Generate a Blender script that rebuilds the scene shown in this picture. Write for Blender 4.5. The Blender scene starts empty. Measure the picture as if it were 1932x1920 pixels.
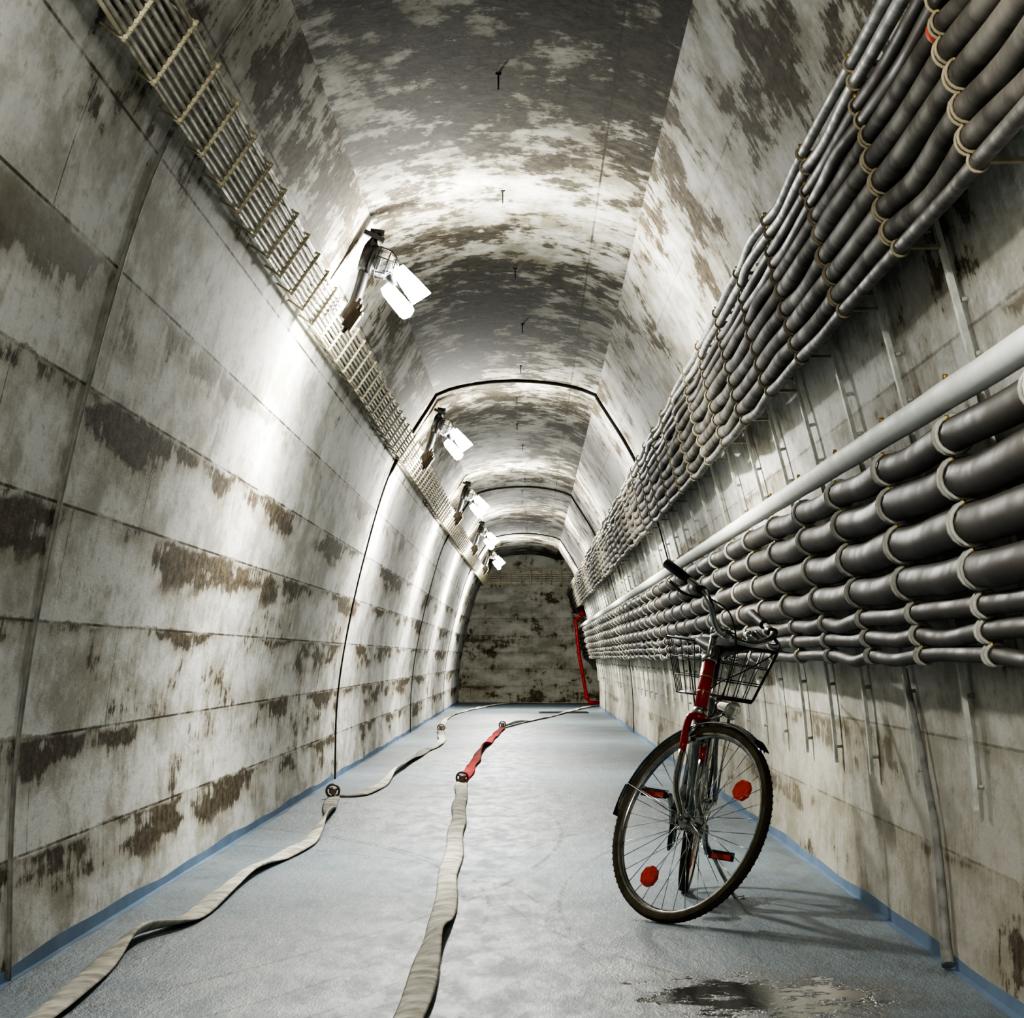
import bpy, math, random
from mathutils import Vector, Matrix
random.seed(7)
scene=bpy.context.scene
COL=scene.collection
F=4800.0; H=0.885; XC=-0.115
def P(u,v,y): return Vector(((u-1003)*y/F, y, H-(v-1240)*y/F))
def G(u,v):
    y=F*H/(v-1240.0); return ((u-1003)*y/F, y)

# ------------------------------------------------------------------ materials
class NT:
    def __init__(s,name):
        s.m=bpy.data.materials.new(name); s.m.use_nodes=True
        s.t=s.m.node_tree; s.b=s.t.nodes['Principled BSDF']
    def n(s,typ,**kw):
        nd=s.t.nodes.new(typ)
        for k,v in kw.items(): setattr(nd,k,v)
        return nd
    def put(s,sock,val):
        if isinstance(val,bpy.types.NodeSocket): s.t.links.new(val,sock)
        elif isinstance(val,(tuple,list)):
            sock.default_value=tuple(val) if len(val)==len(sock.default_value) else tuple(val)+(1,)
        else: sock.default_value=val
    def math(s,op,a,b=0.0,c=None,clamp=False):
        nd=s.n('ShaderNodeMath',operation=op); nd.use_clamp=clamp
        s.put(nd.inputs[0],a); s.put(nd.inputs[1],b)
        if c is not None: s.put(nd.inputs[2],c)
        return nd.outputs[0]
    def mapr(s,v,a,b,c=0.0,d=1.0):
        nd=s.n('ShaderNodeMapRange'); nd.interpolation_type='SMOOTHSTEP'
        s.put(nd.inputs[0],v); s.put(nd.inputs[1],a); s.put(nd.inputs[2],b); s.put(nd.inputs[3],c); s.put(nd.inputs[4],d)
        return nd.outputs[0]
    def mix(s,f,a,b):
        nd=s.n('ShaderNodeMix',data_type='RGBA')
        s.put(nd.inputs[0],f); s.put(nd.inputs[6],a); s.put(nd.inputs[7],b)
        return nd.outputs[2]
    def scale(s,vec,sc,off=(0,0,0)):
        nd=s.n('ShaderNodeMapping'); s.put(nd.inputs[0],vec)
        nd.inputs[1].default_value=off; nd.inputs[3].default_value=sc
        return nd.outputs[0]
    def noise(s,vec,sc,det=6,rough=.6,dist=0.0):
        nd=s.n('ShaderNodeTexNoise'); s.put(nd.inputs['Vector'],vec)
        nd.inputs['Scale'].default_value=sc; nd.inputs['Detail'].default_value=det
        nd.inputs['Roughness'].default_value=rough; nd.inputs['Distortion'].default_value=dist
        return nd.outputs[0]
    def bump(s,h,st=.3,d=.01):
        nd=s.n('ShaderNodeBump'); nd.inputs['Strength'].default_value=st; nd.inputs['Distance'].default_value=d
        s.put(nd.inputs['Height'],h); s.t.links.new(nd.outputs[0],s.b.inputs['Normal'])
    def set(s,**kw):
        for k,v in kw.items(): s.put(s.b.inputs[k.replace('_',' ')],v)

def concrete(name, thr, fu=.9, fv=2.2, band=.0, high=0.0, seed=0.0, rowh=.33, dark=(.032,.023,.013), low=0.0, colw=2.4, hv=(2.1,2.6), lines=1.0, nsc=1.7, streak=(4.0,1.2), tint=0.0, bcov=.47, dk2=(.135,.105,.064), grey=.3, sw=.055, near=0.0, stw=.42, gcol=(.20,.175,.13), pl=(.42,.41,.36), ph=(.74,.74,.715)):
    m=NT(name)
    uv=m.n('ShaderNodeUVMap').outputs[0]
    sep=m.n('ShaderNodeSeparateXYZ'); m.t.links.new(uv,sep.inputs[0])
    U,V=sep.outputs[0],sep.outputs[1]
    n1=m.noise(m.scale(uv,(fu,fv,1),(seed,seed*.7,0)),nsc,8,.70,.1)
    nl=m.noise(m.scale(uv,(.22,.7,1),(seed*1.3,5,0)),1.0,1,.5)
    st=m.noise(m.scale(uv,(streak[0],streak[1],1),(seed*3,1,0)),3.2,5,.7)
    s_=m.math('ADD',n1,m.math('MULTIPLY',m.math('SUBTRACT',nl,.5),.45))
    s_=m.math('ADD',s_,m.math('MULTIPLY',m.math('SUBTRACT',st,.5),stw))
    s_=m.math('ADD',s_,m.mapr(V,hv[0],hv[1],0.0,high))
    s_=m.math('ADD',s_,m.mapr(V,1.5,0.0,0.0,low))
    if near: s_=m.math('ADD',s_,m.mapr(U,10.6,8.0,0.0,near))
    mask=m.mapr(s_,thr-sw*.5,thr+sw*.6)
    soft=m.mapr(s_,thr-.18,thr+.03)
    if band>0:
        Vp=m.math('ADD',V,m.math('MULTIPLY',m.math('SUBTRACT',n1,.5),.13))
        row=m.math('FRACT',m.math('DIVIDE',Vp,rowh))
        bn=m.noise(m.scale(uv,(.40,3.0,1),(seed*2,9,0)),1.0,3,.6)
        edge=m.math('ADD',row,m.math('MULTIPLY',m.math('SUBTRACT',st,.5),1.0))
        edge=m.math('ADD',edge,m.math('MULTIPLY',m.math('SUBTRACT',n1,.5),1.3))
        edge=m.math('ADD',edge,m.math('MULTIPLY',m.math('SUBTRACT',bn,bcov),3.2))
        fade=m.mapr(V,2.3,1.6,0,1)
        topf=m.mapr(row,1.0,.95)
        bm=m.math('MULTIPLY',m.mapr(edge,.88,1.06),fade)
        bs=m.math('MULTIPLY',m.mapr(edge,.35,1.05),fade)
        bm=m.math('MULTIPLY',m.math('MULTIPLY',bm,m.mapr(row,.30,.6)),topf)
        mask=m.math('MAXIMUM',mask,m.math('MULTIPLY',bm,band))
        soft=m.math('MAXIMUM',soft,bs)
    fine=m.noise(m.scale(uv,(.5,1,1)),24,4,.7)
    paint_n=m.noise(m.scale(uv,(.6,1.2,1),(seed+3,1,0)),2.4,6,.7)
    paint=m.mix(m.mapr(paint_n,.36,.58),pl,ph)
    paint=m.mix(m.math('MULTIPLY',soft,.6),paint,(.27,.235,.16))
    paint=m.mix(m.mapr(fine,.54,.70,0,.5),paint,(.30,.27,.20))
    if tint: paint=m.mix(m.mapr(V,1.3,.3,0,tint),paint,(.31,.27,.18))
    dk=m.mix(m.mapr(fine,.36,.66),dark,dk2)
    dk=m.mix(m.mapr(st,.48,.64,0,grey),dk,gcol)
    col=m.mix(m.math('MULTIPLY',mask,.93),paint,dk)
    br=m.n('ShaderNodeTexBrick'); m.put(br.inputs['Vector'],uv)
    br.offset=.5; br.inputs['Scale'].default_value=1.0
    br.inputs['Brick Width'].default_value=colw; br.inputs['Row Height'].default_value=rowh
    br.inputs['Mortar Size'].default_value=.006; br.inputs['Mortar Smooth'].default_value=.6
    line=m.math('MULTIPLY',br.outputs['Fac'],m.mapr(m.math('ADD',paint_n,m.math('MULTIPLY',m.math('SUBTRACT',n1,.5),-.4)),.42,.60,.95*lines,.2*lines))
    col=m.mix(line,col,(.045,.036,.024))
    m.set(Base_Color=col,Roughness=.85,Specular_IOR_Level=.1)
    m.bump(fine,.4,.008)
    return m.m

def simple(name,col,rough=.5,metal=0.0,var=.25,sc=14,bump=.0,emit=0,col2=None,coat=0,spec=.5):
    m=NT(name); tc=m.n('ShaderNodeTexCoord').outputs['Object']
    n=m.noise(tc,sc,3,.65)
    c2=col2 if col2 else tuple(max(0,c*(1-var*1.6)) for c in col)
    m.set(Base_Color=m.mix(m.mapr(n,.35,.68),col,c2),Roughness=m.mapr(n,.3,.7,max(.02,rough-.08),min(1,rough+.12)),Metallic=metal,Specular_IOR_Level=spec)
    if coat: m.set(Coat_Weight=coat)
    if bump: m.bump(n,bump,.004)
    if emit:
        m.set(Emission_Color=(1,.99,.93),Emission_Strength=emit)
    return m.m

def floor_material():
    m=NT('painted_floor'); tc=m.n('ShaderNodeNewGeometry').outputs['Position']
    sep=m.n('ShaderNodeSeparateXYZ'); m.t.links.new(tc,sep.inputs[0]); X,Y=sep.outputs[0],sep.outputs[1]
    a=m.noise(m.scale(tc,(1,.5,1)),1.6,5,.7); b=m.noise(m.scale(tc,(1,.35,1)),30,5,.85); c=m.noise(m.scale(tc,(1,.30,1)),9,7,.80)
    col=m.mix(m.mapr(a,.35,.65),(.125,.168,.205),(.190,.235,.262))
    col=m.mix(m.mapr(c,.46,.62,0,.6),col,(.080,.092,.097))
    col=m.mix(m.mapr(b,.56,.70,0,.55),col,(.33,.355,.36))
    col=m.mix(m.mapr(b,.44,.32,0,.5),col,(.06,.07,.075))
    for cx,cy,R,w_ in((-3.3,9.2,3.05,.012),(-3.5,8.9,3.35,.010),(3.2,10.2,3.35,.012),(-6.6,13,6.75,.015),(5.1,9.0,5.0,.011),(-2.1,8.6,2.15,.010)):
        dx=m.math('SUBTRACT',X,cx); dy=m.math('MULTIPLY',m.math('SUBTRACT',Y,cy),.6)
        r_=m.math('SQRT',m.math('ADD',m.math('MULTIPLY',dx,dx),m.math('MULTIPLY',dy,dy)))
        e=m.math('ABSOLUTE',m.math('SUBTRACT',r_,R))
        col=m.mix(m.math('MULTIPLY',m.mapr(e,w_,w_*.4,0,.7),m.mapr(a,.38,.50)),col,(.035,.038,.04))
    ex=m.math('MULTIPLY',m.math('SUBTRACT',X,.60),2.6)
    ey=m.math('MULTIPLY',m.math('SUBTRACT',Y,6.62),1.8)
    d=m.math('ADD',m.math('MULTIPLY',ex,ex),m.math('MULTIPLY',ey,ey))
    d=m.math('ADD',d,m.math('MULTIPLY',m.math('SUBTRACT',m.noise(m.scale(tc,(1.2,.9,1)),5.5,5,.7),.5),4.2))
    wet=m.mapr(d,.60,.25)
    damp=m.mapr(d,1.9,.4)
    col=m.mix(m.math('MULTIPLY',damp,.6),col,(.10,.09,.068))
    col=m.mix(m.math('MULTIPLY',wet,.6),col,(.04,.035,.028))
    r=m.mapr(c,.38,.62,.58,.42)
    rr=m.n('ShaderNodeMix'); m.put(rr.inputs[0],wet); m.put(rr.inputs[2],r); m.put(rr.inputs[3],.05)
    m.set(Base_Color=col,Roughness=rr.outputs[0],Specular_IOR_Level=.32)
    h=m.math('MULTIPLY',m.math('ADD',m.math('MULTIPLY',b,.8),c),m.math('SUBTRACT',1.0,m.math('MULTIPLY',wet,.93)))
    m.bump(h,.9,.007)
    return m.m

M_WL=concrete('concrete_wall_left',.685,.9,2.3,band=1,high=.19,seed=1.3,low=.02,bcov=.495)
M_WR=concrete('concrete_wall_right',.68,.9,2.0,band=.7,high=.13,seed=8.1,low=.08,lines=.5,tint=.5,bcov=.55)
M_CE=concrete('concrete_ceiling',.49,.95,1.9,band=.0,high=0,seed=4.4,rowh=1.4,dark=(.012,.009,.005),colw=2.2,hv=(50,60),nsc=1.8,streak=(2.6,2.2),dk2=(.05,.041,.027),grey=.55,sw=.10,near=.06,stw=.55,gcol=(.115,.105,.08),pl=(.24,.235,.19),ph=(.60,.60,.56))
M_WE=concrete('concrete_end',.54,1.3,1.8,band=.9,seed=12.0,bcov=.54,tint=.2,lines=.5,pl=(.30,.30,.25),ph=(.56,.56,.50))
M_FL=floor_material()
M_BLUE=simple('blue_paint',(.19,.265,.37),.85,var=.12,sc=1.5,spec=.1)
M_JOINT=simple('dark_joint',(.025,.022,.018),.8,spec=.1)
M_SEAL=simple('grey_sealant',(.27,.26,.23),.8,bump=.3,spec=.2)
M_CABU=simple('grey_cable',(.115,.107,.092),.7,var=.3,sc=6,spec=.12,col2=(.045,.04,.034))
M_CABD=simple('dark_cable',(.036,.031,.026),.55,sc=5,col2=(.07,.061,.05),spec=.15)
M_CABL=simple('slim_cable',(.12,.115,.10),.6,var=.25,spec=.2)
M_CABS=simple('silver_conduit',(.36,.36,.34),.5,var=.25,spec=.3)
M_PIPE=simple('white_pipe',(.88,.89,.86),.6,var=.05,sc=5,spec=.25)
M_CLIPW=simple('pale_clip',(.50,.49,.43),.6,spec=.25)
M_CLIPU=simple('beige_clip',(.29,.25,.17),.6,spec=.25)
M_BRASS=simple('brass_nut',(.50,.34,.10),.4,metal=.6)
M_STRAP=simple('galvanised_strap',(.60,.62,.56),.6,var=.25,spec=.3)
M_TRAY=simple('cream_tray',(.64,.58,.40),.65,spec=.3)
M_THIN=simple('cream_cable',(.68,.64,.53),.65,sc=8,spec=.3)
M_BLACK=simple('black_rubber',(.012,.011,.010),.5,spec=.3)
M_BLK=simple('black_metal',(.015,.015,.015),.4,spec=.35)
M_WIRE=simple('basket_wire',(.06,.06,.058),.3,metal=.5,spec=.4)
M_BOX=simple('brown_box',(.05,.038,.025),.5,spec=.25)
M_LIT=simple('lit_tube',(1,1,1),.5,emit=130)
M_HOSE=simple('canvas_hose',(.70,.675,.58),.9,var=.32,sc=9,bump=.6,spec=.1)
M_HOSER=simple('red_hose',(.46,.045,.045),.85,var=.35,sc=12,bump=.6,spec=.1)
M_COUP=simple('coupling_metal',(.13,.105,.075),.55,metal=.3)
M_RED=simple('red_paint',(.36,.012,.010),.45,var=.3,spec=.3)
M_ORANGE=simple('orange_tag',(.60,.07,.01),.6,spec=.2)
M_BRED=simple('bike_red',(.40,.010,.010),.2,var=.15,coat=.4)
M_CHR=simple('chrome',(.58,.60,.58),.18,metal=1.0,var=.3)
M_FRM=simple('frame_silver',(.28,.32,.30),.28,metal=.5,var=.2)
M_TIRE=simple('tyre',(.026,.023,.017),.7,col2=(.045,.038,.027),spec=.25)
M_SIDE=simple('tyre_sidewall',(.11,.088,.05),.65,spec=.25)
M_REFL=simple('red_reflector',(.85,.05,.015),.3,var=.25,sc=60)
M_GOLD=simple('gold_decal',(.35,.24,.09),.4,metal=.3)
gm=NT('clear_glass'); gm.set(Base_Color=(.9,.95,.95),Roughness=.05,Transmission_Weight=.95,IOR=1.45); M_GLASS=gm.m

# ------------------------------------------------------------------ geometry
class B:
    def __init__(s): s.v=[]; s.f=[]; s.mi=[]; s.cur=0; s.sm=[]; s.uv=None
    def face(s,idx,sm=True): s.f.append(tuple(idx)); s.mi.append(s.cur); s.sm.append(sm)
    def box(s,c,size,rot=None):
        c=Vector(c); b=len(s.v); hx,hy,hz=[k/2 for k in size]
        for x in(-hx,hx):
            for y in(-hy,hy):
                for z in(-hz,hz):
                    p=Vector((x,y,z))
                    if rot is not None: p=rot@p
                    s.v.append(c+p)
        for q in((0,1,3,2),(4,6,7,5),(0,4,5,1),(2,3,7,6),(0,2,6,4),(1,5,7,3)):
            s.face([b+i for i in q],False)
        return s
    def loft(s,secs,closed=True,caps=True,loop=False,sm=True):
        b=len(s.v); n=len(secs[0])
        for sec in secs: s.v.extend(Vector(p) for p in sec)
        m=len(secs); rng=m if loop else m-1
        for i in range(rng):
            a=b+i*n; c=b+((i+1)%m)*n
            for j in range(n if closed else n-1):
                k=(j+1)%n; s.face((a+j,a+k,c+k,c+j),sm)
        if caps and closed and not loop:
            s.face([b+j for j in range(n)][::-1],False); s.face([b+(m-1)*n+j for j in range(n)],False)
        return s
    def tube(s,pts,r,seg=8,loop=False,caps=True):
        pts=[Vector(p) for p in pts]; n=len(pts)
        rs=r if isinstance(r,(list,tuple)) else [r]*n
        up=None; secs=[]
        for i,p in enumerate(pts):
            if loop: t=(pts[(i+1)%n]-pts[i-1])
            else: t=(pts[min(i+1,n-1)]-pts[max(i-1,0)])
            t.normalize()
            if up is None:
                up=Vector((0,0,1)) if abs(t.z)<.9 else Vector((1,0,0))
            up=(up-t*up.dot(t)).normalized(); sd=t.cross(up)
            secs.append([p+(up*math.cos(a)+sd*math.sin(a))*rs[i] for a in [2*math.pi*j/seg for j in range(seg)]])
        return s.loft(secs,loop=loop,caps=caps)
    def cyl(s,p0,p1,r,seg=14): return s.tube([p0,p1],r,seg)
    def ring(s,c,n,R,r,seg=28,ms=6,a0=0,a1=360):
        c=Vector(c); n=Vector(n).normalized()
        u=n.orthogonal().normalized(); w=n.cross(u)
        full=(a1-a0)>=360; k=seg if full else seg+1
        pts=[c+(u*math.cos(a)+w*math.sin(a))*R for a in [math.radians(a0+(a1-a0)*i/seg) for i in range(k)]]
        return s.tube(pts,r,ms,loop=full)
    def sphere(s,c,r,sc=(1,1,1),seg=16,rings=10):
        c=Vector(c); secs=[]
        for i in range(rings+1):
            th=math.pi*(i+.02)/(rings+.04)
            secs.append([c+Vector((r*sc[0]*math.sin(th)*math.cos(a),r*sc[1]*math.sin(th)*math.sin(a),r*sc[2]*math.cos(th))) for a in [2*math.pi*j/seg for j in range(seg)]])
        return s.loft(secs)
    def obj(s,name,mats,origin=(0,0,0),xf=None,parent=None,label=None,cat=None,group=None,kind=None):
        o_=Vector(origin)
        vs=[(xf@Vector(p) if xf is not None else Vector(p))-o_ for p in s.v]
        me=bpy.data.meshes.new(name); me.from_pydata([tuple(p) for p in vs],[],s.f)
        if not isinstance(mats,(list,tuple)): mats=[mats]
        for m in mats: me.materials.append(m)
        for i,p in enumerate(me.polygons): p.material_index=s.mi[i]; p.use_smooth=s.sm[i]
        if s.uv:
            ul=me.uv_layers.new(name='UVMap')
            for l in me.loops: ul.data[l.index].uv=s.uv[l.vertex_index]
        me.update()
        ob=bpy.data.objects.new(name,me); COL.objects.link(ob)
        ob.location=o_
        if parent: ob.parent=parent
        tag(ob,label,cat,group,kind)
        return ob
def tag(ob,label=None,cat=None,group=None,kind=None):
    if label: ob['label']=label
    if cat: ob['category']=cat
    if group: ob['group']=group
    if kind: ob['kind']=kind
def crom(pts,n=8):
    pts=[Vector(p) for p in pts]; out=[]
    ext=[pts[0]*2-pts[1]]+pts+[pts[-1]*2-pts[-2]]
    for i in range(1,len(ext)-2):
        p0,p1,p2,p3=ext[i-1:i+3]
        for k in range(n):
            t=k/n
            out.append(.5*((2*p1)+(p2-p0)*t+(2*p0-5*p1+4*p2-p3)*t*t+(3*p1-p0-3*p2+p3)*t**3))
    out.append(pts[-1]); return out

# ------------------------------------------------------------------ tunnel shell
PROF=crom([(1.32,0,0),(1.305,.54,0),(1.235,1.04,0),(1.095,1.655,0),(.90,2.27,0),(.585,2.80,0)],8)
PROF=[(p.x,p.y) for p in PROF]
def halfw(z):
    for (x0,z0),(x1,z1) in zip(PROF,PROF[1:]):
        if z<=z1: return x0+(x1-x0)*(z-z0)/(z1-z0)
    return PROF[-1][0]
def wnorm(z):
    d=.02; dx=halfw(z+d)-halfw(z-d); v=Vector((-2*d,dx)); v.normalize(); return v
def strip(name,prof,y0,y1,mat,side,kind='structure',vcoord=None,step=1.0):
    b=B(); b.uv=[]; n=max(1,int((y1-y0)/step)); arc=[0]
    for a,c in zip(prof,prof[1:]): arc.append(arc[-1]+math.hypot(a[0]-c[0],a[1]-c[1]))
    if vcoord: arc=vcoord
    secs=[]
    for i in range(n+1):
        y=y0+(y1-y0)*i/n
        secs.append([Vector((XC+side*p[0],y,p[1])) for p in prof])
        b.uv.extend([(y,a) for a in arc])
    b.loft(secs,closed=False,caps=False)
    return b.obj(name,mat,kind=kind)
YE=50.0; YR=45.0
strip('wall_left',PROF,-2,YE,M_WL,-1)
strip('wall_right',PROF,-2,YR,M_WR,1)
cp=[]
for i in range(13):
    x=-.585+1.17*i/12; cp.append((x,2.80+.105*(1-(x/.585)**2)**.8 if abs(x)<.585 else 2.80))
strip('ceiling',cp,-2,YE,M_CE,1,vcoord=[p[0]*1.0+1.0 for p in cp])
def plane(name,pts,mat,uvs,kind='structure'):
    b=B(); b.v=[Vector(p) for p in pts]; b.face(range(len(pts)),False); b.uv=uvs; return b.obj(name,mat,kind=kind)
plane('floor',[(XC-1.33,-2,0),(XC+1.33,-2,0),(XC+1.33,YR,0),(4,YR,0),(4,YE,0),(XC-1.33,YE,0)],M_FL,[(0,0)]*6)
plane('wall_end',[(-1.5,YE,0),(4,YE,0),(4,YE,2.95),(-1.5,YE,2.95)],M_WE,[(-1.5,0),(4,0),(4,2.95),(-1.5,2.95)])
plane('wall_back_bounce',[(-1.5,-2,0),(1.3,-2,0),(1.3,-2,2.95),(-1.5,-2,2.95)],M_WE,[(-1.5,0),(1.3,0),(1.3,2.95),(-1.5,2.95)])  # unseen wall closing the tunnel behind the camera, added for light bounce
plane('wall_side',[(4,YR,0),(4,YE,0),(4,YE,2.95),(4,YR,2.95)],M_WE,[(0,0),(5,0),(5,2.95),(0,2.95)])
pr=[(XC+p[0],p[1]) for p in PROF]
plane('wall_return',[(x,YR,z) for x,z in pr]+[(4,YR,2.8),(4,YR,0)],M_WE,[p for p in pr]+[(4,2.8),(4,0)])
plane('ceiling_side',[(XC+.585,YR,2.8),(4,YR,2.8),(4,YE,2.8),(XC+.585,YE,2.8)],M_CE,[(0,0),(3,0),(3,5),(0,5)])
for side,nm,y1 in((-1,'baseboard_left',YE),(1,'baseboard_right',YR)):
    b=B(); secs=[]; y=-2; w0=halfw(0)
    while y<=y1+.01:
        t=.040+.006*math.sin(y*1.7)+.004*math.sin(y*4.3); w1=halfw(t); o=.006+.006*math.sin(y*2.3)+.003*math.sin(y*7)
        secs.append([Vector((XC+side*(w0+.004),y,0.0)),Vector((XC+side*(w1+.004),y,t)),Vector((XC+side*(w1-.0012),y,t)),Vector((XC+side*(w0-.0012),y,.0012)),Vector((XC+side*(w0-.016-o),y,.0012)),Vector((XC+side*(w0-.016-o),y,-.001))])
        y+=.25
    b.loft(secs,caps=True,sm=False); b.obj(nm,M_BLUE,kind='structure')
full=[(-p[0],p[1]) for p in PROF]+cp[1:-1]+[p for p in PROF[::-1]]
leftonly=[(-p[0],p[1]) for p in PROF]
for k,(y,w,d,mt,ln) in enumerate([(6.96,.035,.010,M_SEAL,leftonly),(18.5,.05,.022,M_JOINT,full),(30.0,.05,.018,M_JOINT,full),(41.3,.05,.015,M_JOINT,full)]):
    b=B(); secs=[]
    for i,p in enumerate(ln):
        a=ln[max(0,i-1)]; c=ln[min(len(ln)-1,i+1)]
        t=Vector((c[0]-a[0],c[1]-a[1])).normalized(); nrm=Vector((t.y,-t.x))
        hi=1.0 if p[1]>2.2 else .45
        w_=w*(.75+.5*random.random()); d_=d*(hi if k else 1)
        q=Vector((XC+p[0],p[1]))
        secs.append([Vector((q.x,y-w_/2,q.y)),Vector((q.x+nrm.x*d_,y-w_/4,q.y+nrm.y*d_)),Vector((q.x+nrm.x*d_,y+w_/4,q.y+nrm.y*d_)),Vector((q.x,y+w_/2,q.y))])
    b.loft(secs); b.obj('trim_%d'%(k+1),mt,kind='structure')

# ------------------------------------------------------------------ ceiling hooks
first=None
k=0; y=8.8
while y<44:
    if first is None:
        b=B(); b.cyl((0,0,0),(0,0,-.045),.003,6).cyl((-.010,0,-.002),(.010,0,-.002),.003,6).ring((0,.006,-.048),(1,0,0),.007,.0025,10,5)
        o=b.obj('ceiling_hook',M_BLK,cat='hook',group='ceiling hooks',label='small black iron hook in stained concrete ceiling'); first=o
    else:
        o=first.copy(); COL.objects.link(o)
    o.location=(-.115+[.0,-.01,.03,.06,.04][k%5],y,2.904); k+=1; y+=2.2

# ------------------------------------------------------------------ left ladder tray
P1=Vector((-.935,0,H+1.42)); TD=Vector((.57,0,.82)).normalized(); TN=Vector((.82,0,-.57)).normalized()
TW=.172
start=2.0; length=YE-2.15
b=B()
for e in(0,TW):
    c=P1+TD*e
    b.box(c+Vector((0,start+length/2,0)),(.005,length,.010),Matrix.Rotation(math.atan2(TD.x,TD.z),3,'Y'))
rail=b.obj('cable_tray',M_TRAY,cat='cable tray',label='cream ladder cable tray carrying thin cables along curved wall')
y=start+.2; first=None
while y<start+length:
    if first is None:
        b=B()
        b.cyl(P1-TD*.012+TN*.012,P1+TD*(TW+.012)+TN*.012,.0060,8)
        for e in(-.006,TW+.006): b.cyl(P1+TD*e+TN*.012,P1+TD*e-TN*.080,.004,6)
        for j in range(9): b.box(P1+TD*(TW*j/8)+TN*.013,(.010,.020,.010))
        r=b.obj('rung',M_TRAY,parent=rail); first=r
    else:
        r=first.copy(); COL.objects.link(r); r.parent=rail
    r.location=(0,y,0)
    y+=.45 if y<40 else .5
for j in range(8):
    pts=[]; y=2.0; ph=random.random()*6
    while y<YE-.1:
        e=TW*(j+.5)/8+.0012*math.sin(y*3.1+ph)+random.uniform(-.0006,.0006)
        pts.append(P1+TD*e+TN*(.003+random.uniform(-.001,.001))+Vector((0,y,0))); y+=.225
    B().tube(pts,.0066,6).obj('thin_cable',M_THIN,cat='cable',group='thin cables on the ladder tray',label='thin cream cable clipped along ladder tray')
zb=2.33
b=B()
for z in(zb,zb+.24): b.box((.0,YE-.09,z),(1.8,.02,.024))
x=-.82
er=b.obj('cable_tray',M_TRAY,cat='cable tray',label='cream ladder cable tray crossing the end wall')
while x<.95:
    b=B(); b.cyl((x,YE-.105,zb-.02),(x,YE-.105,zb+.26),.016,5); b.cyl((x,YE-.1,zb),(x,YE-.005,zb),.006,5); x+=.2
    b.obj('rung',M_TRAY,parent=er)
for j in range(5):
    B().tube([(-.87+.058*k_,YE-.085,zb+.03+.045*j+.004*math.sin(k_)) for k_ in range(31)],.016,6).obj('thin_cable',M_THIN,cat='cable',group='thin cables on the end wall tray',label='thin cream cable on tray across end wall')

# ------------------------------------------------------------------ lamps
LAMPY=[3.15+7.9*k for k in range(6)]
def lamp_parts():
    b=B()
    y0=Vector((0,11.05,0))
    arm=[P(648,600,11.05),P(672,560,11.05),P(690,500,11.05),P(706,450,11.05),P(712,436,11.05)]
    arm=[p-y0 for p in arm]
    b.tube(crom(arm,4),[.022]*4+[.026]*8+[.014]*5,8)
    b.box(arm[3]+Vector((.0,0,.01)),(.09,.05,.02),Matrix.Rotation(math.radians(25),3,'Y'))
    b.cyl(arm[4]+Vector((-.03,0,.0)),arm[4]+Vector((.03,0,-.01)),.014,8)
    c=P(722,497,11.05)-y0
    b.cyl(c+Vector((-.09,0,.03)),c+Vector((-.045,0,.015)),.062,18)
    b.cyl(c+Vector((-.05,0,.017)),c+Vector((-.03,0,.01)),.068,18)
    body=b
    g=B().sphere(c,.062,(1.0,1,1))
    w=B()
    n=Vector((.95,0,-.3)).normalized()
    w.ring(c-n*.02,n,.068,.003,24,5).ring(c+n*.025,n,.062,.003,24,5).ring(c+n*.055,n,.04,.003,20,5)
    u_=n.orthogonal().normalized(); v_=n.cross(u_)
    for k in range(6):
        a=math.pi*k/3; d=u_*math.cos(a)+v_*math.sin(a)
        w.tube([c-n*.03+d*.068,c+n*.025+d*.064,c+n*.055+d*.04,c+n*.068+d*.01],.0028,5)
    t1=B(); c1=P(773,535,11.05)-y0
    ax=Vector((.62,0,-.78)).normalized(); sx=Vector((.55,.62,.45)).normalized(); nx=ax.cross(sx).normalized()
    secs=[]
    for t,wd in((-.085,.034),(.0,.05),(.085,.060)):
        o=c1+ax*t
        secs.append([o+sx*wd+nx*.006,o-sx*wd+nx*.006,o-sx*wd-nx*.006,o+sx*wd-nx*.006])
    t1.loft(secs,sm=False)
    c2=P(750,568,11.05)-y0
    a2=c2-Vector((.055,0,-.065)); e2=c2+Vector((.055,0,-.065))
    t2=B()
    t2.tube([a2,a2.lerp(e2,.15),a2.lerp(e2,.85),a2.lerp(e2,.95),e2],[.022,.032,.036,.030,.010],12)
    hold=B().cyl(P(735,520,11.05)-y0,P(742,540,11.05)-y0,.02,10).cyl(c+Vector((0,0,-.05)),P(745,518,11.05)-y0,.012,8)
    return body,g,w,t1,t2,hold
body,g,w,t1,t2,hold=lamp_parts()
proto=None
jb=None
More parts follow.
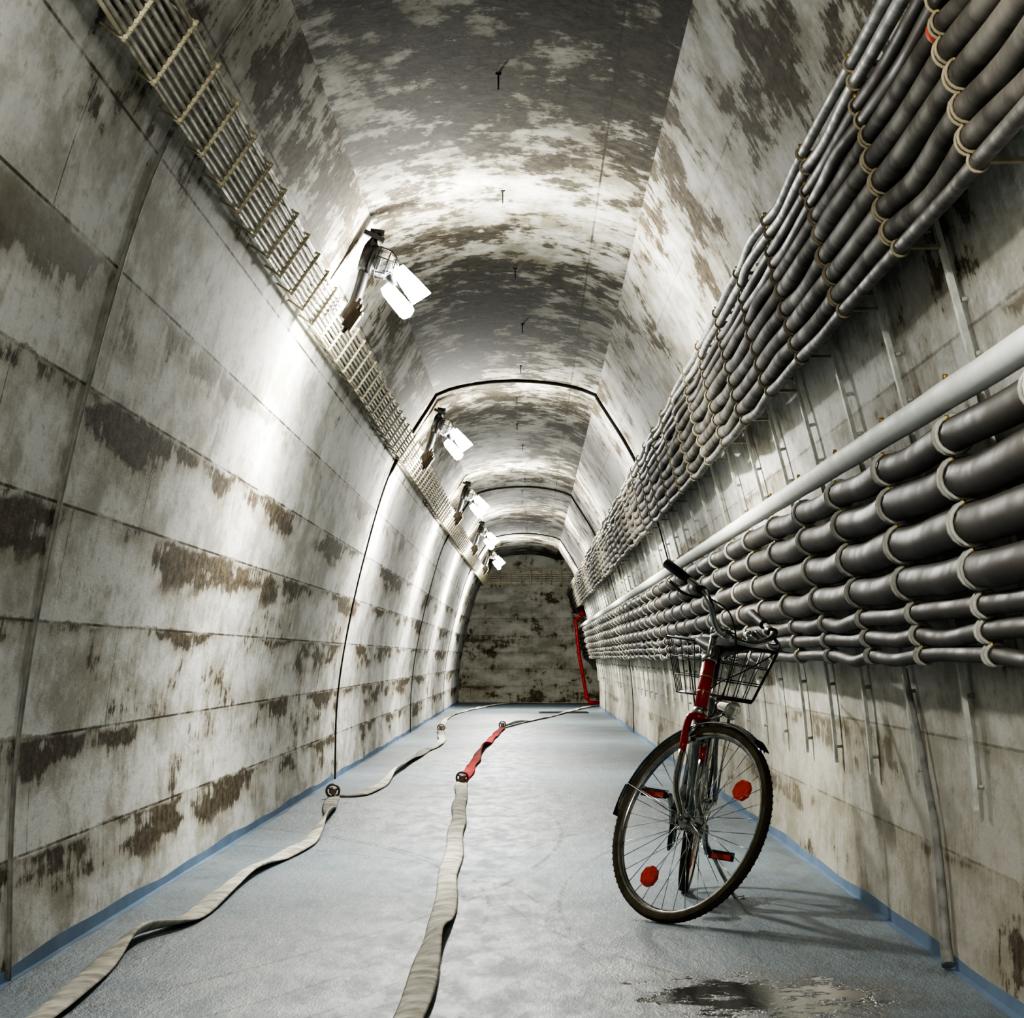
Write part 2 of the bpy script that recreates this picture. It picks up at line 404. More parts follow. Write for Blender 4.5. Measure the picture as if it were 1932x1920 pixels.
for k,y in enumerate(LAMPY):
    if proto is None:
        L=body.obj('tunnel_lamp',M_BLK,cat='lamp',group='wall lamps along the tunnel',label='lit caged bulkhead lamp with bare tubes above cable tray')
        parts=[g.obj('lamp_globe',M_GLASS,parent=L,label='clear glass globe'),w.obj('wire_guard',M_BLK,parent=L),
               t1.obj('light_panel',M_LIT,parent=L,label='glowing flat white lamp panel'),t2.obj('light_tube',M_LIT,parent=L,label='glowing white lamp tube'),hold.obj('lamp_holder',M_BLK,parent=L)]
        L.location=(0,y,0); proto=(L,parts)
    else:
        L=proto[0].copy(); COL.objects.link(L); L.location=(0,y,0)
        for p in proto[1]:
            q=p.copy(); COL.objects.link(q); q.parent=L
    E=(140,155,195,235,250,300)[k]
    ld=bpy.data.lights.new('lamp_light','POINT'); ld.energy=E*.60; ld.shadow_soft_size=.05; ld.color=(1,.985,.925)
    lo=bpy.data.objects.new('lamp_light',ld); COL.objects.link(lo); lo.location=(-.50,y,H+1.37)
    # added spot at each lamp, sends more light down so the ceiling stays darker
    sd_=bpy.data.lights.new('lamp_down_fill','SPOT'); sd_.energy=E*.65; sd_.shadow_soft_size=.05; sd_.color=(1,.985,.925)
    sd_.spot_size=math.radians(172); sd_.spot_blend=.5
    so=bpy.data.objects.new('lamp_down_fill',sd_); COL.objects.link(so); so.location=(-.50,y,H+1.36); so.rotation_euler=(0,math.radians(-6),0)
    if jb is None:
        b=B()
        R=Matrix.Rotation(math.radians(35),3,'Y')
        c=Vector((-.775,0,H+1.49))
        b.box(c,(.035,.06,.09),R); b.box(c+R@Vector((.021,0,0)),(.008,.068,.10),R)
        b.cyl(c+R@Vector((.0,0,.04)),c+R@Vector((.0,0,.07)),.010,8); b.cyl(c+R@Vector((0,0,-.04)),c+R@Vector((0,0,-.07)),.010,8)
        for e in(-.024,.024):
            b.cyl(c+R@Vector((.022,e,.036)),c+R@Vector((.029,e,.036)),.005,6)
        j=b.obj('junction_box',M_BOX,cat='junction box',group='junction boxes on the ladder tray',label='brown electrical junction box fixed on ladder cable tray'); jb=j
    else:
        j=jb.copy(); COL.objects.link(j)
    j.location=(0,y-.07,0)
    j=jb.copy(); COL.objects.link(j); j.location=(.010,y-.22,-.05)

# ------------------------------------------------------------------ right cables + hangers
HY0=4.65; HS=1.02
UP=[(.912,.017,'l'),(.954,.0255,'u'),(1.006,.027,'u'),(1.059,.027,'u'),(1.111,.026,'u'),(1.157,.021,'u'),(1.195,.018,'d'),(1.229,.017,'d'),(1.285,.016,'s'),(1.320,.014,'s')]
LO=[(.588,.033,'p'),(.494,.038,'d'),(.401,.044,'d'),(.299,.047,'d'),(.199,.042,'d'),(.118,.025,'d'),(.060,.023,'d'),(.006,.020,'d')]
def cpos(h,r,upper,typ):
    z=H+h; off=.125 if upper else .115
    if typ=='s': off=.11
    if typ=='p': off=.10
    n=wnorm(z); w=XC+halfw(z)
    return Vector((w+n.x*off,0,z))
SPAN={(u_,k):(random.uniform(.007,.018),random.uniform(-.006,.010)) for u_ in(True,False) for k in range(-3,60)}
for upper,lst in((True,UP),(False,LO)):
    for ci,(h,r,typ) in enumerate(lst):
        c=cpos(h,r,upper,typ); pts=[]
        sub=8; nseg=int((YE-HY0)/HS)
        for k in range(-3,nseg+1):
            bs,bl=SPAN[(upper,k)]
            big=.007 if upper else (.006 if ci<5 else .012)
            sag=bs*(1.0 if upper else .45)+random.uniform(-big,big); lat=bl+random.uniform(-.012,.012); pk=random.uniform(-.22,.22)
            if typ=='p': sag=.002; lat=0
            if typ=='s': sag*=.6
            for q in range(sub):
                t=q/sub; y=HY0+HS*(k+t)
                if y<1.5 or y>YE-.03: continue
                s_=math.sin(math.pi*(t+pk*math.sin(math.pi*t)))**1.4
                pts.append(c+Vector((-lat*s_,y,-sag*s_)))
        mt={'u':M_CABU,'l':M_CABL,'d':M_CABD,'s':M_CABS,'p':M_PIPE}[typ]
        lab={'u':'thick grey insulated cable sagging between wall brackets','l':'slim grey cable beneath thick cable row','s':'silver conduit strapped above the cable row','p':'white pipe running above dark cable row',
             'd':('thick dark insulated cable clamped to wall brackets' if r>.03 else 'slim dark insulated cable clamped to wall brackets')}[typ]
        B().tube(pts,r,12 if r>.02 else 8).obj('pipe' if typ=='p' else ('conduit' if typ=='s' else 'cable'),mt,cat='pipe' if typ=='p' else 'cable',group=None if typ=='p' else ('upper cable row' if upper else 'lower cable row'),label=lab)
SOFF=.032
def strap():
    b=B()
    z0,z1,w=H-.40,H+1.36,.034
    secs=[]; n=26
    for i in range(n+1):
        z=z0+(z1-z0)*i/n; nn=wnorm(z); x=XC+halfw(z)
        a=Vector((x+nn.x*SOFF,0,z+nn.y*SOFF)); t=Vector((nn.x,0,nn.y))*.012
        secs.append([a+Vector((0,-w/2,0)),a+Vector((0,w/2,0)),a+Vector((0,w/2,0))-t,a+Vector((0,-w/2,0))-t])
    b.loft(secs,sm=False)
    for z in(H-.34,H-.1,H+.68,H+.8,H+1.34):
        nn=wnorm(z); x=XC+halfw(z)
        b.cyl((x+nn.x*(SOFF-.001),0,z+nn.y*(SOFF-.001)),(x+nn.x*.001,0,z),.006,8)
    return b
def clip(b,h,r,upper,typ):
    c=cpos(h,r,upper,typ); z=H+h; nn=wnorm(z); N=Vector((nn.x,0,nn.y))
    mr=.0036 if upper else .0052
    gap=.016 if upper else .022
    b.cur=0
    if typ!='p':
        for d in((-gap,gap) if r>.018 else (0,)):
            b.ring(c+Vector((0,d,0)),(0,1,0),r+mr*.8,mr,16,6)
    wall=Vector((XC+halfw(z)+nn.x*SOFF,0,z))
    b.box((c+wall)/2-N*(r*.3),(max(.02,(c-wall).length-r),.03,.008))
    b.cur=1
    b.cyl(c+N*(r*.5)+Vector((0,-gap,r*.9)),c+N*(r*.5)+Vector((0,-gap,r*.9+.012)),.006,6)
    b.cur=0
st=strap()
protoH=None; protoF=[]
k=-1
while True:
    y=HY0+HS*k
    if y>YR-.3: break
    if y<17:
        if protoH is None:
            L=st.obj('cable_hanger',M_STRAP,cat='cable bracket',group='cable hangers on the wall',label='galvanised steel strap bracket holding cable rows on wall')
            ps=[]
            for upper,lst in((True,UP),(False,LO)):
                for (h,r,typ) in lst:
                    b=B(); clip(b,h,r,upper,typ)
                    o=b.obj('cable_clip',[M_CLIPU if upper else M_CLIPW,M_BRASS],parent=L)
                    ps.append((o,.032 if upper else .030))
                    o.location=(0,random.uniform(-ps[-1][1],ps[-1][1]),0)
            protoH=(L,ps)
        else:
            L=protoH[0].copy(); COL.objects.link(L)
            for p,jit in protoH[1]:
                q=p.copy(); COL.objects.link(q); q.parent=L
                q.location=(0,random.uniform(-jit,jit),0)
    else:
        if len(protoF)<3:
            b=strap(); b.cur=0
            for upper,lst in((True,UP),(False,LO)):
                for (h,r,typ) in lst:
                    b2=B(); clip(b2,h,r,upper,typ)
                    dy=random.uniform(-.04,.04)
                    base=len(b.v); b.v+=[p+Vector((0,dy,0)) for p in b2.v]
                    for f,m_,s_ in zip(b2.f,b2.mi,b2.sm):
                        b.f.append(tuple(i+base for i in f)); b.mi.append(m_+1 if m_ else (1 if upper else 3)); b.sm.append(s_)
            L=b.obj('cable_hanger',[M_STRAP,M_CLIPU,M_BRASS,M_CLIPW],cat='cable bracket',group='cable hangers on the wall',label='galvanised steel strap bracket holding cable rows on wall'); protoF.append(L)
        else:
            L=protoF[k%3].copy(); COL.objects.link(L)
    L.location=(0,y,0); k+=1
c=cpos(1.157,.021,True,'u')
B().tube([c+Vector((0,4.665,0)),c+Vector((0,4.672,0)),c+Vector((0,4.705,0)),c+Vector((0,4.712,0))],[.0225,.0240,.0240,.0225],14).box(c+Vector((-.012,4.69,.026)),(.010,.03,.016)).obj('cable_tag',M_ORANGE,cat='tag',label='orange-red marker band wrapped round grey cable')
pts=[P(1728,1262,7.72),P(1738,1320,7.68),P(1752,1450,7.55),P(1766,1560,7.42),P(1782,1680,7.32),P(1794,1780,7.26)]
pts.append(Vector((pts[-1].x,7.22,.012)))
q=crom(pts,6); n=len(q)
for p in q: p.x=min(p.x,XC+halfw(p.z)-.022)
B().tube(q,[.009+.012*(i/n)**1.8 for i in range(n)],10).obj('drain_hose',M_CABS,cat='hose',label='grey flexible hose dropping from cables to floor')

# ------------------------------------------------------------------ hoses
def hose(px,mat,lab,extra0=None,extra1=None,tw=None,w=.041,coup=True):
    pts=[Vector((*G(u,v),0)) for u,v in px]
    if extra0: pts=[Vector((*e,0)) for e in extra0]+pts
    if extra1: pts=pts+[Vector((*e,0)) for e in extra1]
    q=crom(pts,14); n=len(q); secs=[]
    for i,p in enumerate(q):
        t=(q[min(i+1,n-1)]-q[max(i-1,0)]).normalized(); sd=Vector((t.y,-t.x,0))
        ang=0
        for (yc,wd,am) in (tw or []):
            ang+=am*math.exp(-((p.y-yc)/wd)**2)
        ang+=.12*math.sin(p.y*1.9+px[0][0])
        ca,sa=math.cos(ang),math.sin(ang)
        wd_=w*(1+.05*math.sin(p.y*3)); th=.009+.002*math.sin(p.y*5)
        U=sd*ca+Vector((0,0,sa)); V=Vector((0,0,ca))-sd*sa
        c=Vector((p.x,p.y,abs(sa)*wd_+th*abs(ca)+.0015))
        c+=sd*.006*math.sin(p.y*2.7+px[0][0])
        secs.append([c+U*wd_*math.cos(a)+V*th*(1 if abs(math.sin(a))>.4 else .5)*math.sin(a) for a in [2*math.pi*j/10 for j in range(10)]])
    b=B(); b.loft(secs)
    o=b.obj('fire_hose',mat,cat='fire hose',group='fire hoses on the floor',label=lab,origin=(q[0].x,q[0].y,0))
    if coup:
        e=q[-1]; t=(q[-1]-q[-3]).normalized(); c=e+Vector((0,0,.048))
        bb=B(); bb.ring(c-t*.035,t,.040,.007,24,8).ring(c+t*.015,t,.040,.007,24,8).tube([c-t*.14,c-t*.04,c+t*.04,c+t*.14],[.018,.024,.024,.018],16)
        for kk in range(3):
            a=2*math.pi*kk/3+.4; s_=Vector((t.y,-t.x,0)); d=s_*math.cos(a)+Vector((0,0,1))*math.sin(a)
            bb.cyl(c-t*.035+d*.022,c-t*.035+d*.038,.005,6); bb.cyl(c+t*.015+d*.022,c+t*.015+d*.038,.005,6)
        ob=bb.obj('hose_coupling',M_COUP,label='worn metal hose coupling'); ob.parent=o; ob.location=-Vector(o.location)
    return o
hose([(90,1920),(200,1820),(270,1772),(350,1742),(430,1680),(500,1635),(585,1590),(618,1545),(628,1506)],M_HOSE,'flat beige canvas fire hose lying along blue-grey floor',extra0=[(-1.22,4.2),(-1.21,5.3)],tw=[(7.9,.45,.8),(10.5,.6,.3),(13.6,.9,1.1)])
hose([(632,1502),(668,1503),(705,1492),(752,1455),(800,1420),(832,1402),(832,1380)],M_HOSE,'flat beige canvas fire hose between two couplings on floor',tw=[(20,1.6,.8)])
hose([(832,1379),(848,1352),(900,1337),(965,1327)],M_HOSE,'flat beige canvas fire hose curving across far floor',extra1=[(.4,48.7),(2.2,48.9)],coup=False)
hose([(775,1920),(800,1835),(828,1760),(845,1670),(862,1570),(872,1480)],M_HOSE,'flat beige canvas fire hose with a half twist on floor',extra0=[(-.34,4.3),(-.31,5.4)],tw=[(7.85,.5,.75)])
hose([(873,1476),(893,1443),(908,1418),(925,1398),(948,1374)],M_HOSER,'flat red fire hose between two couplings on floor',tw=[(24,1.5,1.1)])
hose([(950,1373),(985,1364),(1040,1352),(1085,1340)],M_HOSE,'flat beige canvas fire hose trailing to far passage',extra1=[(1.3,46.6),(2.6,47.0)],coup=False,tw=[(33,2,.6)])

b=B(); gx,gy=G(1063,1344)
for k in range(7): b.box((gx,gy-.45+.15*k,.006),(.75,.07,.010))
b.box((gx-.38,gy,.006),(.03,1.05,.012)); b.box((gx+.38,gy,.006),(.03,1.05,.012))
b.obj('floor_drain',M_BLK,cat='drain grate',label='dark rectangular drain grate set in painted floor')
b=B()
pts=[P(1085,1146,YE-3),P(1099,1146,YE-3),P(1099,1158,YE-3),P(1086,1170,YE-3),P(1092,1230,YE-3),P(1107,1316,YE-3),P(1114,1325,YE-3),P(1136,1325,YE-3)]
b.tube(pts,.032,10)
for p in pts[1:-1]: b.sphere(p,.043,seg=10,rings=6)
b.cyl(P(1099,1150,YE-3),P(1099,1162,YE-3),.06,10); b.cyl(P(1114,1325,YE-3),Vector((P(1114,1325,YE-3).x,YE-3,0)),.03,8)
b.obj('standpipe',M_RED,cat='pipe',label='bright red fire water pipe at tunnel end')

# ------------------------------------------------------------------ bicycle
LEAN=math.radians(9.0); STEER=math.radians(48); RW=.352
hub=Vector((1.06,0,RW)); ang=math.radians(68); D=Vector((-math.cos(ang),0,math.sin(ang)))
A0=hub-Vector((math.sin(ang),0,math.cos(ang)))*.05
S=Matrix.Translation(A0)@Matrix.Rotation(STEER,4,D)@Matrix.Translation(-A0)
RC=Vector((.575,9.62,0)); head=math.radians(-97)
def mk(p,z=0):
    return Matrix.Translation(RC+Vector((0,0,z)))@Matrix.Rotation(head,4,'Z')@Matrix.Rotation(-LEAN,4,'X')@Matrix.Rotation(p,4,'Y')
def low(M,c,n):
    c=M@c; n=(M.to_3x3()@n).normalized(); return c.z-RW*math.sqrt(1-n.z**2)
pit=0; z=0
for it in range(40):
    M=mk(pit,z); r_=low(M,Vector((0,0,RW)),Vector((0,1,0))); f_=low(M,S@hub,S.to_3x3()@Vector((0,1,0)))
    z-=r_; pit+=(f_-r_)/1.1*.8
M=mk(pit,z)
bike=bpy.data.objects.new('bicycle',None); COL.objects.link(bike); bike.matrix_world=M
bike.empty_display_size=.3
tag(bike,'red and silver city bicycle with rear wire basket, leaning on kickstand','bicycle')
I=Matrix.Identity(4)
def part(b,name,mats,xf=I,label=None,parent=None):
    o=b.obj(name,mats,xf=xf,label=label); o.parent=parent or bike; return o
def wheel(c,xf,refl,nm):
    c=Vector(c); seg=72
    def lathe(prof,b):
        secs=[]
        for i in range(seg):
            a=2*math.pi*i/seg
            secs.append([c+Vector((math.cos(a)*rr,yy,math.sin(a)*rr)) for rr,yy in prof])
        b.loft(secs,loop=True)
    b=B(); lathe([(RW-.030,-.0115),(RW-.024,-.0135),(RW-.033,-.013),(RW-.040,-.009),(RW-.046,0),(RW-.040,.009),(RW-.033,.013),(RW-.024,.0135),(RW-.030,.0115),(RW-.034,0)],b)
    rim=part(b,nm,M_CHR,xf,'spoked wheel with chrome rim')
    b=B()
    prof=[(RW-.032,-.012),(RW-.022,-.0195),(RW-.009,-.0175),(RW-.0025,-.009),(RW,0),(RW-.0025,.009),(RW-.009,.0175),(RW-.022,.0195),(RW-.032,.012)]
    n=len(prof)
    for i in range(seg):
        a=2*math.pi*i/seg
        b.v.extend([c+Vector((math.cos(a)*rr,yy,math.sin(a)*rr)) for rr,yy in prof])
    for i in range(seg):
        a=i*n; d=((i+1)%seg)*n
        for j in range(n):
            kk=(j+1)%n
            b.cur=1 if j in(0,1,n-3,n-2) else 0
            b.face((a+j,a+kk,d+kk,d+j))
    b.cur=0
    for i in range(180):
        a=2*math.pi*i/180
        R=Matrix.Rotation(-a,3,'Y')
        b.box(c+R@Vector((RW-.0065,.0125 if i%2 else -.0125,0)),(.004,.006,.006),R)
    part(b,'tire',[M_TIRE,M_SIDE],xf,'black tyre with brown sidewalls',rim)
    b=B()
    for i in range(36):
        a=2*math.pi*i/36; sgn=1 if i%2 else -1; off=.55*(1 if (i//2)%2 else -1)
        p0=c+Vector((math.cos(a+off)*.022,sgn*.03,math.sin(a+off)*.022)); p1=c+Vector((math.cos(a)*(RW-.042),0,math.sin(a)*(RW-.042)))
        b.cyl(p0,p1,.0013,5)
    part(b,'spokes',M_CHR,xf,None,rim)
    b=B().cyl(c+Vector((0,-.05,0)),c+Vector((0,.05,0)),.013,14)
    for s_ in(-.03,.03): b.cyl(c+Vector((0,s_-.002,0)),c+Vector((0,s_+.002,0)),.027,18)
    for s_ in(-1,1): b.cyl(c+Vector((0,s_*.05,0)),c+Vector((0,s_*.072,0)),.008,8)
    part(b,'hub',M_CHR,xf,None,rim)
    for a in refl:
        b=B(); R=Matrix.Rotation(-math.radians(a),3,'Y')
        q=c+R@Vector((.232,0,0)); secs=[]
        for yy,sc in((-.012,.8),(-.008,1),(.008,1),(.012,.8)):
            secs.append([q+R@Vector((.038*sc*math.cos(t),yy,.036*sc*math.sin(t))) for t in [2*math.pi*j/8+.39 for j in range(8)]])
        b.loft(secs,sm=False); part(b,'reflector',M_REFL,xf,'orange-red spoke reflector',rim)
    return rim
wheel(hub,S,[47,252],'wheel')
wheel((0,0,RW),I,[80,260],'wheel')
def fender(c,a0,a1,R,xf,mat,name,lab,hw=.025,stays=None):
    b=B(); secs=[]; n=36
    for i in range(n+1):
        a=math.radians(a0+(a1-a0)*i/n); s_=min(1,.5+min(i,n-i)*.25)
        out=[]
        for t in(-1,-.6,0,.6,1): out.append((R-.012*t*t,hw*t*s_))
        for t in(1,.6,0,-.6,-1): out.append((R-.002-.012*t*t,hw*t*s_*.96))
        secs.append([Vector(c)+Vector((math.cos(a)*r_,y_,math.sin(a)*r_)) for r_,y_ in out])
    b.loft(secs)
    for aa in(stays or ((a0+a1)*.5+50,a1-14)):
        a=math.radians(aa)
        for s_ in(-1,1): b.cyl(Vector(c)+Vector((0,s_*.06,0)),Vector(c)+Vector((math.cos(a)*(R-.010),s_*.025,math.sin(a)*(R-.010))),.0022,5)
    return part(b,name,mat,xf,lab)
FR=RW+.014
fender(hub,62,192,FR,S,M_CHR,'fender','silver front mudguard',hw=.026,stays=(174,))
b=B(); c=hub; secs=[]
for i in range(10):
    a=math.radians(175+2.0*i); hw=.020
    secs.append([c+Vector((math.cos(a)*(FR+e),y_,math.sin(a)*(FR+e))) for e,y_ in((0,-hw),(0,hw),(.0025,hw),(.0025,-hw))])
b.loft(secs,sm=False); part(b,'mud_flap',M_BLACK,S,'black rubber mudguard flap')
b=B(); secs=[]
for i in range(8):
    a=math.radians(60+1.4*i); hw=.014+.001*i
    secs.append([c+Vector((math.cos(a)*(FR+e),y_,math.sin(a)*(FR+e))) for e,y_ in((0,-hw),(0,hw),(.0025,hw),(.0025,-hw))])
b.loft(secs,sm=False); part(b,'mudguard_tip',M_BLACK,S,'black mudguard tip')
fender((0,0,RW),10,215,FR+.004,I,M_BLK,'fender','black rear mudguard')
HB=A0+D*.41; HT=A0+D*.60; BB=Vector((.44,0,.29)); ST=Vector((.25,0,.74))
b=B(); b.cyl(HB+D*.05,BB,.020,12); b.tube(crom([HB+D*.13,Vector((.60,0,.60)),Vector((.34,0,.50))],6),.016,10)
b.cyl(BB,ST,.017,12); b.cyl(BB-Vector((0,.036,0)),BB+Vector((0,.036,0)),.024,14)
for s_ in(-1,1):
    b.tube([BB+Vector((-.03,s_*.02,0)),Vector((.30,s_*.035,.30)),Vector((0,s_*.062,RW))],.010,8)
    b.tube([ST+Vector((0,s_*.012,-.03)),Vector((.18,s_*.04,.60)),Vector((0,s_*.062,RW))],.008,8)
part(b,'frame',M_FRM,I,'silver step-through frame')
b=B(); b.cyl(HB,HT,.0235,16); b.cur=1
b.cyl(HB-D*.012,HB+D*.010,.027,16); b.cyl(HT-D*.004,HT+D*.014,.027,16)
b.cur=2; b.cyl(HB+D*.07,HB+D*.075,.0240,16); b.cyl(HB+D*.125,HB+D*.132,.0240,16)
part(b,'head_tube',[M_BRED,M_CHR,M_GOLD],I,'red head tube with chrome collars and gold bands')
b=B(); cr=A0+D*.385
b.cyl(cr+D*.014,cr-D*.005,.024,14)
for s_ in(-1,1):
    pts=crom([cr+Vector((0,s_*.01,.0)),cr+Vector((.0,s_*.042,-.015)),A0+D*.25+Vector((0,s_*.052,0)),A0+D*.12+Vector((.004,s_*.055,0)),hub+Vector((-.01,s_*.056,.02)),hub+Vector((0,s_*.056,0))],5)
    n=len(pts); b.cur=0
    m1=n*2//5
    b.tube(pts[:m1+1],.0135,10); b.cur=1
    b.tube(pts[m1:],[.0135-.005*i/(n-m1) for i in range(n-m1)],10)
part(b,'fork',[M_BRED,M_CHR],S,'front fork, red crown fading to chrome legs')
b=B(); CT=A0+D*.705; CL=CT+Vector((.060,0,.012))
b.cyl(A0+D*.59,CT,.0125,12); b.tube([CT-D*.012,CT+Vector((.03,0,.012)),CL],.014,10); b.cyl(CL-Vector((0,.03,0)),CL+Vector((0,.03,0)),.018,14)
b.cyl(CT,CT+D*.02,.016,12)
part(b,'stem',M_CHR,S,'chrome handlebar stem')
def barpts(s_): return [CL+Vector(q) for q in((0,0,0),(.008,s_*.05,.0),(.03,s_*.105,.015),(.038,s_*.155,.055),(.01,s_*.185,.085),(-.05,s_*.20,.102),(-.10,s_*.208,.112))]
b=B(); L=crom(barpts(1),5); R_=crom(barpts(-1),5); b.tube(R_[::-1]+L[1:],.0112,10)
bar=part(b,'handlebar',M_CHR,S,'raised swept chrome handlebar')
for s_ in(1,-1):
    e=CL+Vector((-.07,s_*.203,.105)); f_=CL+Vector((-.190,s_*.228,.134))
    b=B().tube([e,e.lerp(f_,.06),e.lerp(f_,.5),e.lerp(f_,.95),f_],[.017,.0165,.0165,.017,.012],12)
    part(b,'grip',M_BLACK,S,'black rubber grip',bar)
    b=B(); q=CL+Vector((-.01,s_*.19,.088)); b.cyl(q+Vector((-.02,0,0)),q+Vector((.02,0,0)),.016,10)
    b.tube(crom([q+Vector((.02,0,-.015)),q+Vector((.035,s_*.02,-.03)),q+Vector((-.03,s_*.035,-.035)),q+Vector((-.12,s_*.04,-.01))],5),.0055,6)
    part(b,'brake_lever',M_BLK,S,'black brake lever',bar)
b=B()
b.tube(crom([CL+Vector((.03,-.18,.075)),CL+Vector((.12,-.13,.05)),CL+Vector((.13,-.04,-.06)),cr+Vector((.06,0,.06)),cr+Vector((.03,0,-.01))],8),.0028,6)
part(b,'brake_cable',M_BLACK,S,'thin black brake cable')
b=B()
b.tube(crom([CL+Vector((.03,.18,.075)),CL+Vector((.11,.15,.03)),CL+Vector((.10,.07,-.08)),HT+Vector((.05,.02,-.08)),HB+Vector((-.02,.03,.0))],8),.0028,6)
part(b,'brake_cable',M_BLACK,S,'thin black brake cable')
b=B().sphere(CL+Vector((.02,.09,.035)),.026,(1,1,.7)).cyl(CL+Vector((.02,.09,.0)),CL+Vector((.02,.09,.03)),.010,8)
part(b,'bell',M_CHR,S,'chrome handlebar bell')
b=B(); LC=cr+Vector((.11,0,.068))
secs=[]
for xx,rr in((-.055,.008),(-.045,.018),(-.02,.026),(.02,.031),(.03,.033)):
    secs.append([LC+Vector((xx,rr*math.cos(t),rr*math.sin(t))) for t in [2*math.pi*j/18 for j in range(18)]])
b.loft(secs); b.tube([LC+Vector((-.01,0,-.024)),cr+Vector((.07,0,.02)),cr+Vector((.02,0,.0))],.006,6)
hl=part(b,'headlamp',M_CHR,S,'chrome bicycle headlamp')
b=B().sphere(LC+Vector((.03,0,0)),.030,(.35,1,1)); part(b,'lens',M_GLASS,S,None,hl)
b=B().tube([cr+Vector((.03,0,.0)),cr+Vector((.04,.03,-.03)),cr+Vector((.035,.045,-.07))],.007,6).tube([cr+Vector((.03,0,.0)),cr+Vector((.04,-.03,-.03)),cr+Vector((.035,-.045,-.07))],.007,6)
b.box(cr+Vector((.035,.02,-.075)),(.05,.012,.014)).box(cr+Vector((.035,-.02,-.075)),(.05,.012,.014))
part(b,'brake_caliper',M_CHR,S)
b=B().cyl(ST-Vector((-.02,0,.05)),Vector((.205,0,.90)),.0125,12); b.cyl(ST,ST+Vector((-.004,0,.02)),.02,12)
part(b,'seat_post',M_CHR)
b=B(); secs=[]
for x,w_,z0 in((.37,.012,.925),(.35,.026,.930),(.30,.034,.932),(.24,.048,.934),(.18,.078,.942),(.13,.098,.950),(.09,.098,.954),(.06,.075,.950),(.05,.05,.940)):
    secs.append([Vector((x,w_*math.cos(t),z0+(.016 if math.sin(t)>0 else .030+.1*w_)*math.sin(t))) for t in [2*math.pi*j/16 for j in range(16)]])
b.loft(secs); sd=part(b,'saddle',M_BLACK,I,'black padded saddle')
for s_ in(-1,1):
    b=B()
    b.tube(crom([(.33,s_*.015,.905),(.26,s_*.022,.895),(.18,s_*.024,.895),(.10,s_*.04,.92)],4),.0035,6); b.ring((.10,s_*.05,.905),(0,0,1),.016,.003,14,5).ring((.10,s_*.05,.895),(0,0,1),.016,.003,14,5)
    part(b,'saddle_spring',M_CHR,I,None,sd)
b=B(); ca=Vector((.135,0,.103))
b.cyl(BB-Vector((0,.06,0)),BB+Vector((0,.06,0)),.009,10)
for s_ in(-1,1):
    v=ca*(-s_); q=BB+Vector((0,s_*.06,0))
    b.tube([q,q+v*.5+Vector((0,s_*.005,0)),q+v+Vector((0,s_*.015,0))],[.014,.011,.010],8)
b.ring(BB-Vector((0,.045,0)),(0,1,0),.085,.005,32,6)
for k in range(5):
    a=2*math.pi*k/5; b.cyl(BB-Vector((0,.045,0)),BB+Vector((.085*math.cos(a),-.045,.085*math.sin(a))),.005,6)
crk=part(b,'crank',M_CHR,I,'chrome crank and chainring')
for s_ in(-1,1):
    q=BB+Vector((0,s_*.075,0))+ca*(-s_); c=q+Vector((0,s_*.055,0))
    b=B(); b.cyl(q,q+Vector((0,s_*.10,0)),.006,8)
    for xx in(-.035,.035): b.box(c+Vector((xx,0,0)),(.014,.09,.026))
    for yy in(-.042,.042): b.box(c+Vector((0,yy,0)),(.07,.008,.024))
    b.cur=1
    for xx in(-.043,.043): b.box(c+Vector((xx,0,0)),(.004,.070,.018))
    part(b,'pedal',[M_BLACK,M_REFL],I,'black pedal with orange reflectors',crk)
b=B()
prof=[]
for k in range(13):
    a=math.radians(-90+180*k/12); prof.append((BB.x+.105*math.cos(a),BB.z+.105*math.sin(a)))
prof+=[(.02,RW+.055),(-.04,RW+.04),(-.05,RW),(-.03,RW-.04)]
b.loft([[Vector((x,-.060,z_)) for x,z_ in prof],[Vector((x,-.048,z_)) for x,z_ in prof]],sm=False)
part(b,'chain_guard',M_BLK,I,'black chain guard')
b=B(); ty=math.tan(LEAN); b.tube(crom([(.33,.03,.28),(.30,.07,.22),(.27,.14,.12),(.25,.20,.20*ty+.010),(.25,.235,.235*ty+.007)],5),[.008]*21,8)
b.box((.33,.03,.285),(.05,.03,.03)); part(b,'kickstand',M_CHR,I,'metal kickstand')
b=B()
for s_ in(-1,1):
    b.tube(crom([(.19,s_*.05,.72),(.10,s_*.06,.735),(-.2,s_*.06,.735),(-.27,s_*.04,.735)],4),.005,6)
    b.cyl((-.05,s_*.062,.735),(-.01,s_*.068,RW+.01),.0045,6); b.cyl((-.16,s_*.062,.735),(-.01,s_*.068,RW+.01),.0045,6)
for x in(.10,.0,-.10,-.2,-.27): b.cyl((x,-.06 if x>-.25 else -.04,.735),(x,.06 if x>-.25 else .04,.735),.004,6)
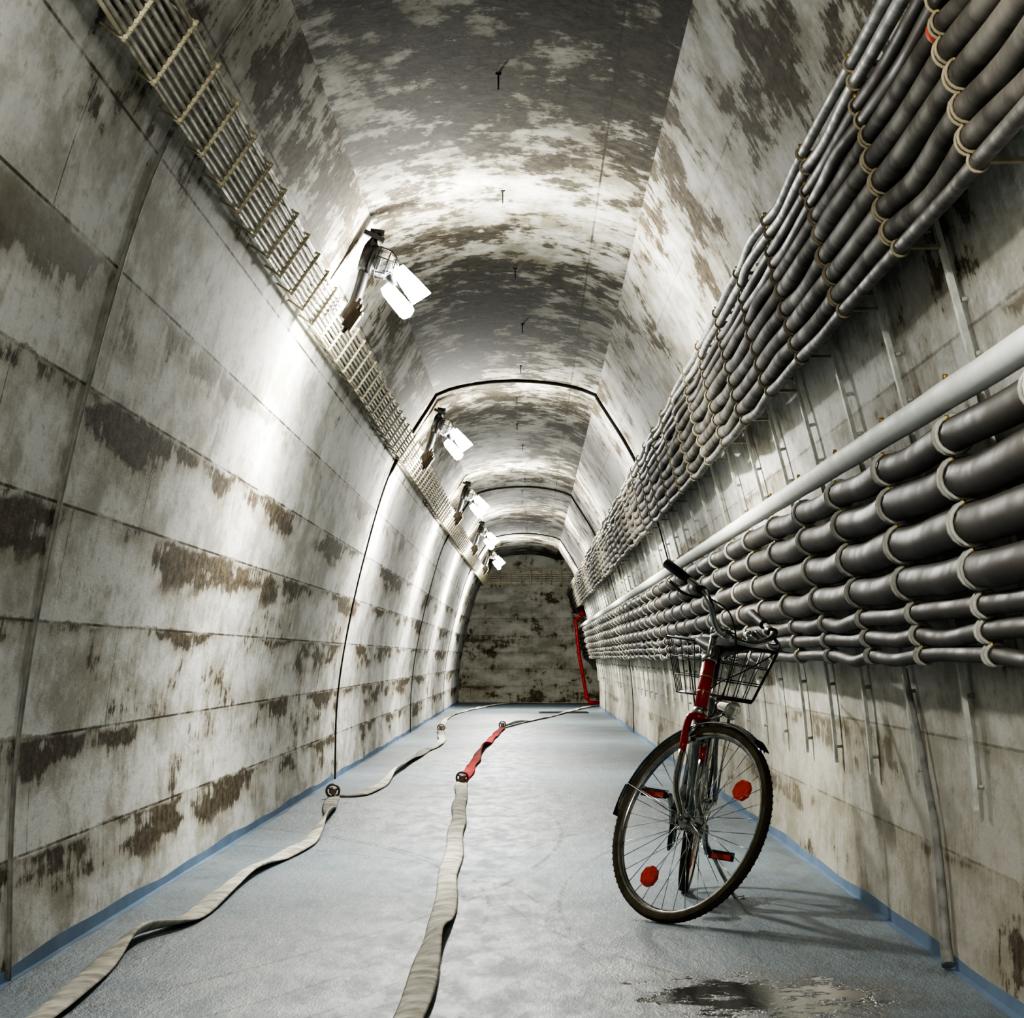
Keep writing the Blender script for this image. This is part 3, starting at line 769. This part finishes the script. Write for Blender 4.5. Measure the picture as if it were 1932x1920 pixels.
part(b,'rear_rack',M_CHR,I,'chrome rear carrier')
b=B(); z0,z1=.745,.945
bot=(-.24,.06,.140); top=(-.28,.10,.205)
for t,r in((0,.0035),(.33,.002),(.66,.002),(1,.0045)):
    x0=bot[0]+(top[0]-bot[0])*t; x1=bot[1]+(top[1]-bot[1])*t; w_=bot[2]+(top[2]-bot[2])*t
    for (p,q) in(((x0,-w_),(x0,w_)),((x0,w_),(x1,w_)),((x1,w_),(x1,-w_)),((x1,-w_),(x0,-w_))):
        b.cyl((p[0],p[1],z0+(z1-z0)*t),(q[0],q[1],z0+(z1-z0)*t),r,6)
N=8
for i in range(N+1):
    t=i/N
    for e in(0,1):
        b.cyl((bot[e],-bot[2]+2*bot[2]*t,z0),(top[e],-top[2]+2*top[2]*t,z1),.002,5)
        s_=1 if e else -1
        if i%2==0: b.cyl((bot[0]+(bot[1]-bot[0])*t,s_*bot[2],z0),(top[0]+(top[1]-top[0])*t,s_*top[2],z1),.002,5)
    b.cyl((bot[0],-bot[2]+2*bot[2]*t,z0),(bot[1],-bot[2]+2*bot[2]*t,z0),.002,5)
    b.cyl((bot[0]+(bot[1]-bot[0])*t,-bot[2],z0),(bot[0]+(bot[1]-bot[0])*t,bot[2],z0),.002,5)
part(b,'basket',M_WIRE,I,'dark wire rear basket')

# ------------------------------------------------------------------ world, camera
w=bpy.data.worlds.new('World'); scene.world=w; w.use_nodes=True
w.node_tree.nodes['Background'].inputs[0].default_value=(.6,.65,.75,1); w.node_tree.nodes['Background'].inputs[1].default_value=.02
cam=bpy.data.cameras.new('camera'); co=bpy.data.objects.new('camera',cam); COL.objects.link(co)
co.location=(0,0,H); co.rotation_euler=(math.radians(90),0,0)
cam.sensor_width=36; cam.lens=36*F/1932; cam.shift_x=-37/1932; cam.shift_y=280/1932
cam.clip_start=.05; cam.clip_end=200
scene.camera=co
scene.view_settings.view_transform='AgX'
try: scene.view_settings.look='AgX - High Contrast'
except Exception as e: print(e)
scene.view_settings.exposure=.42
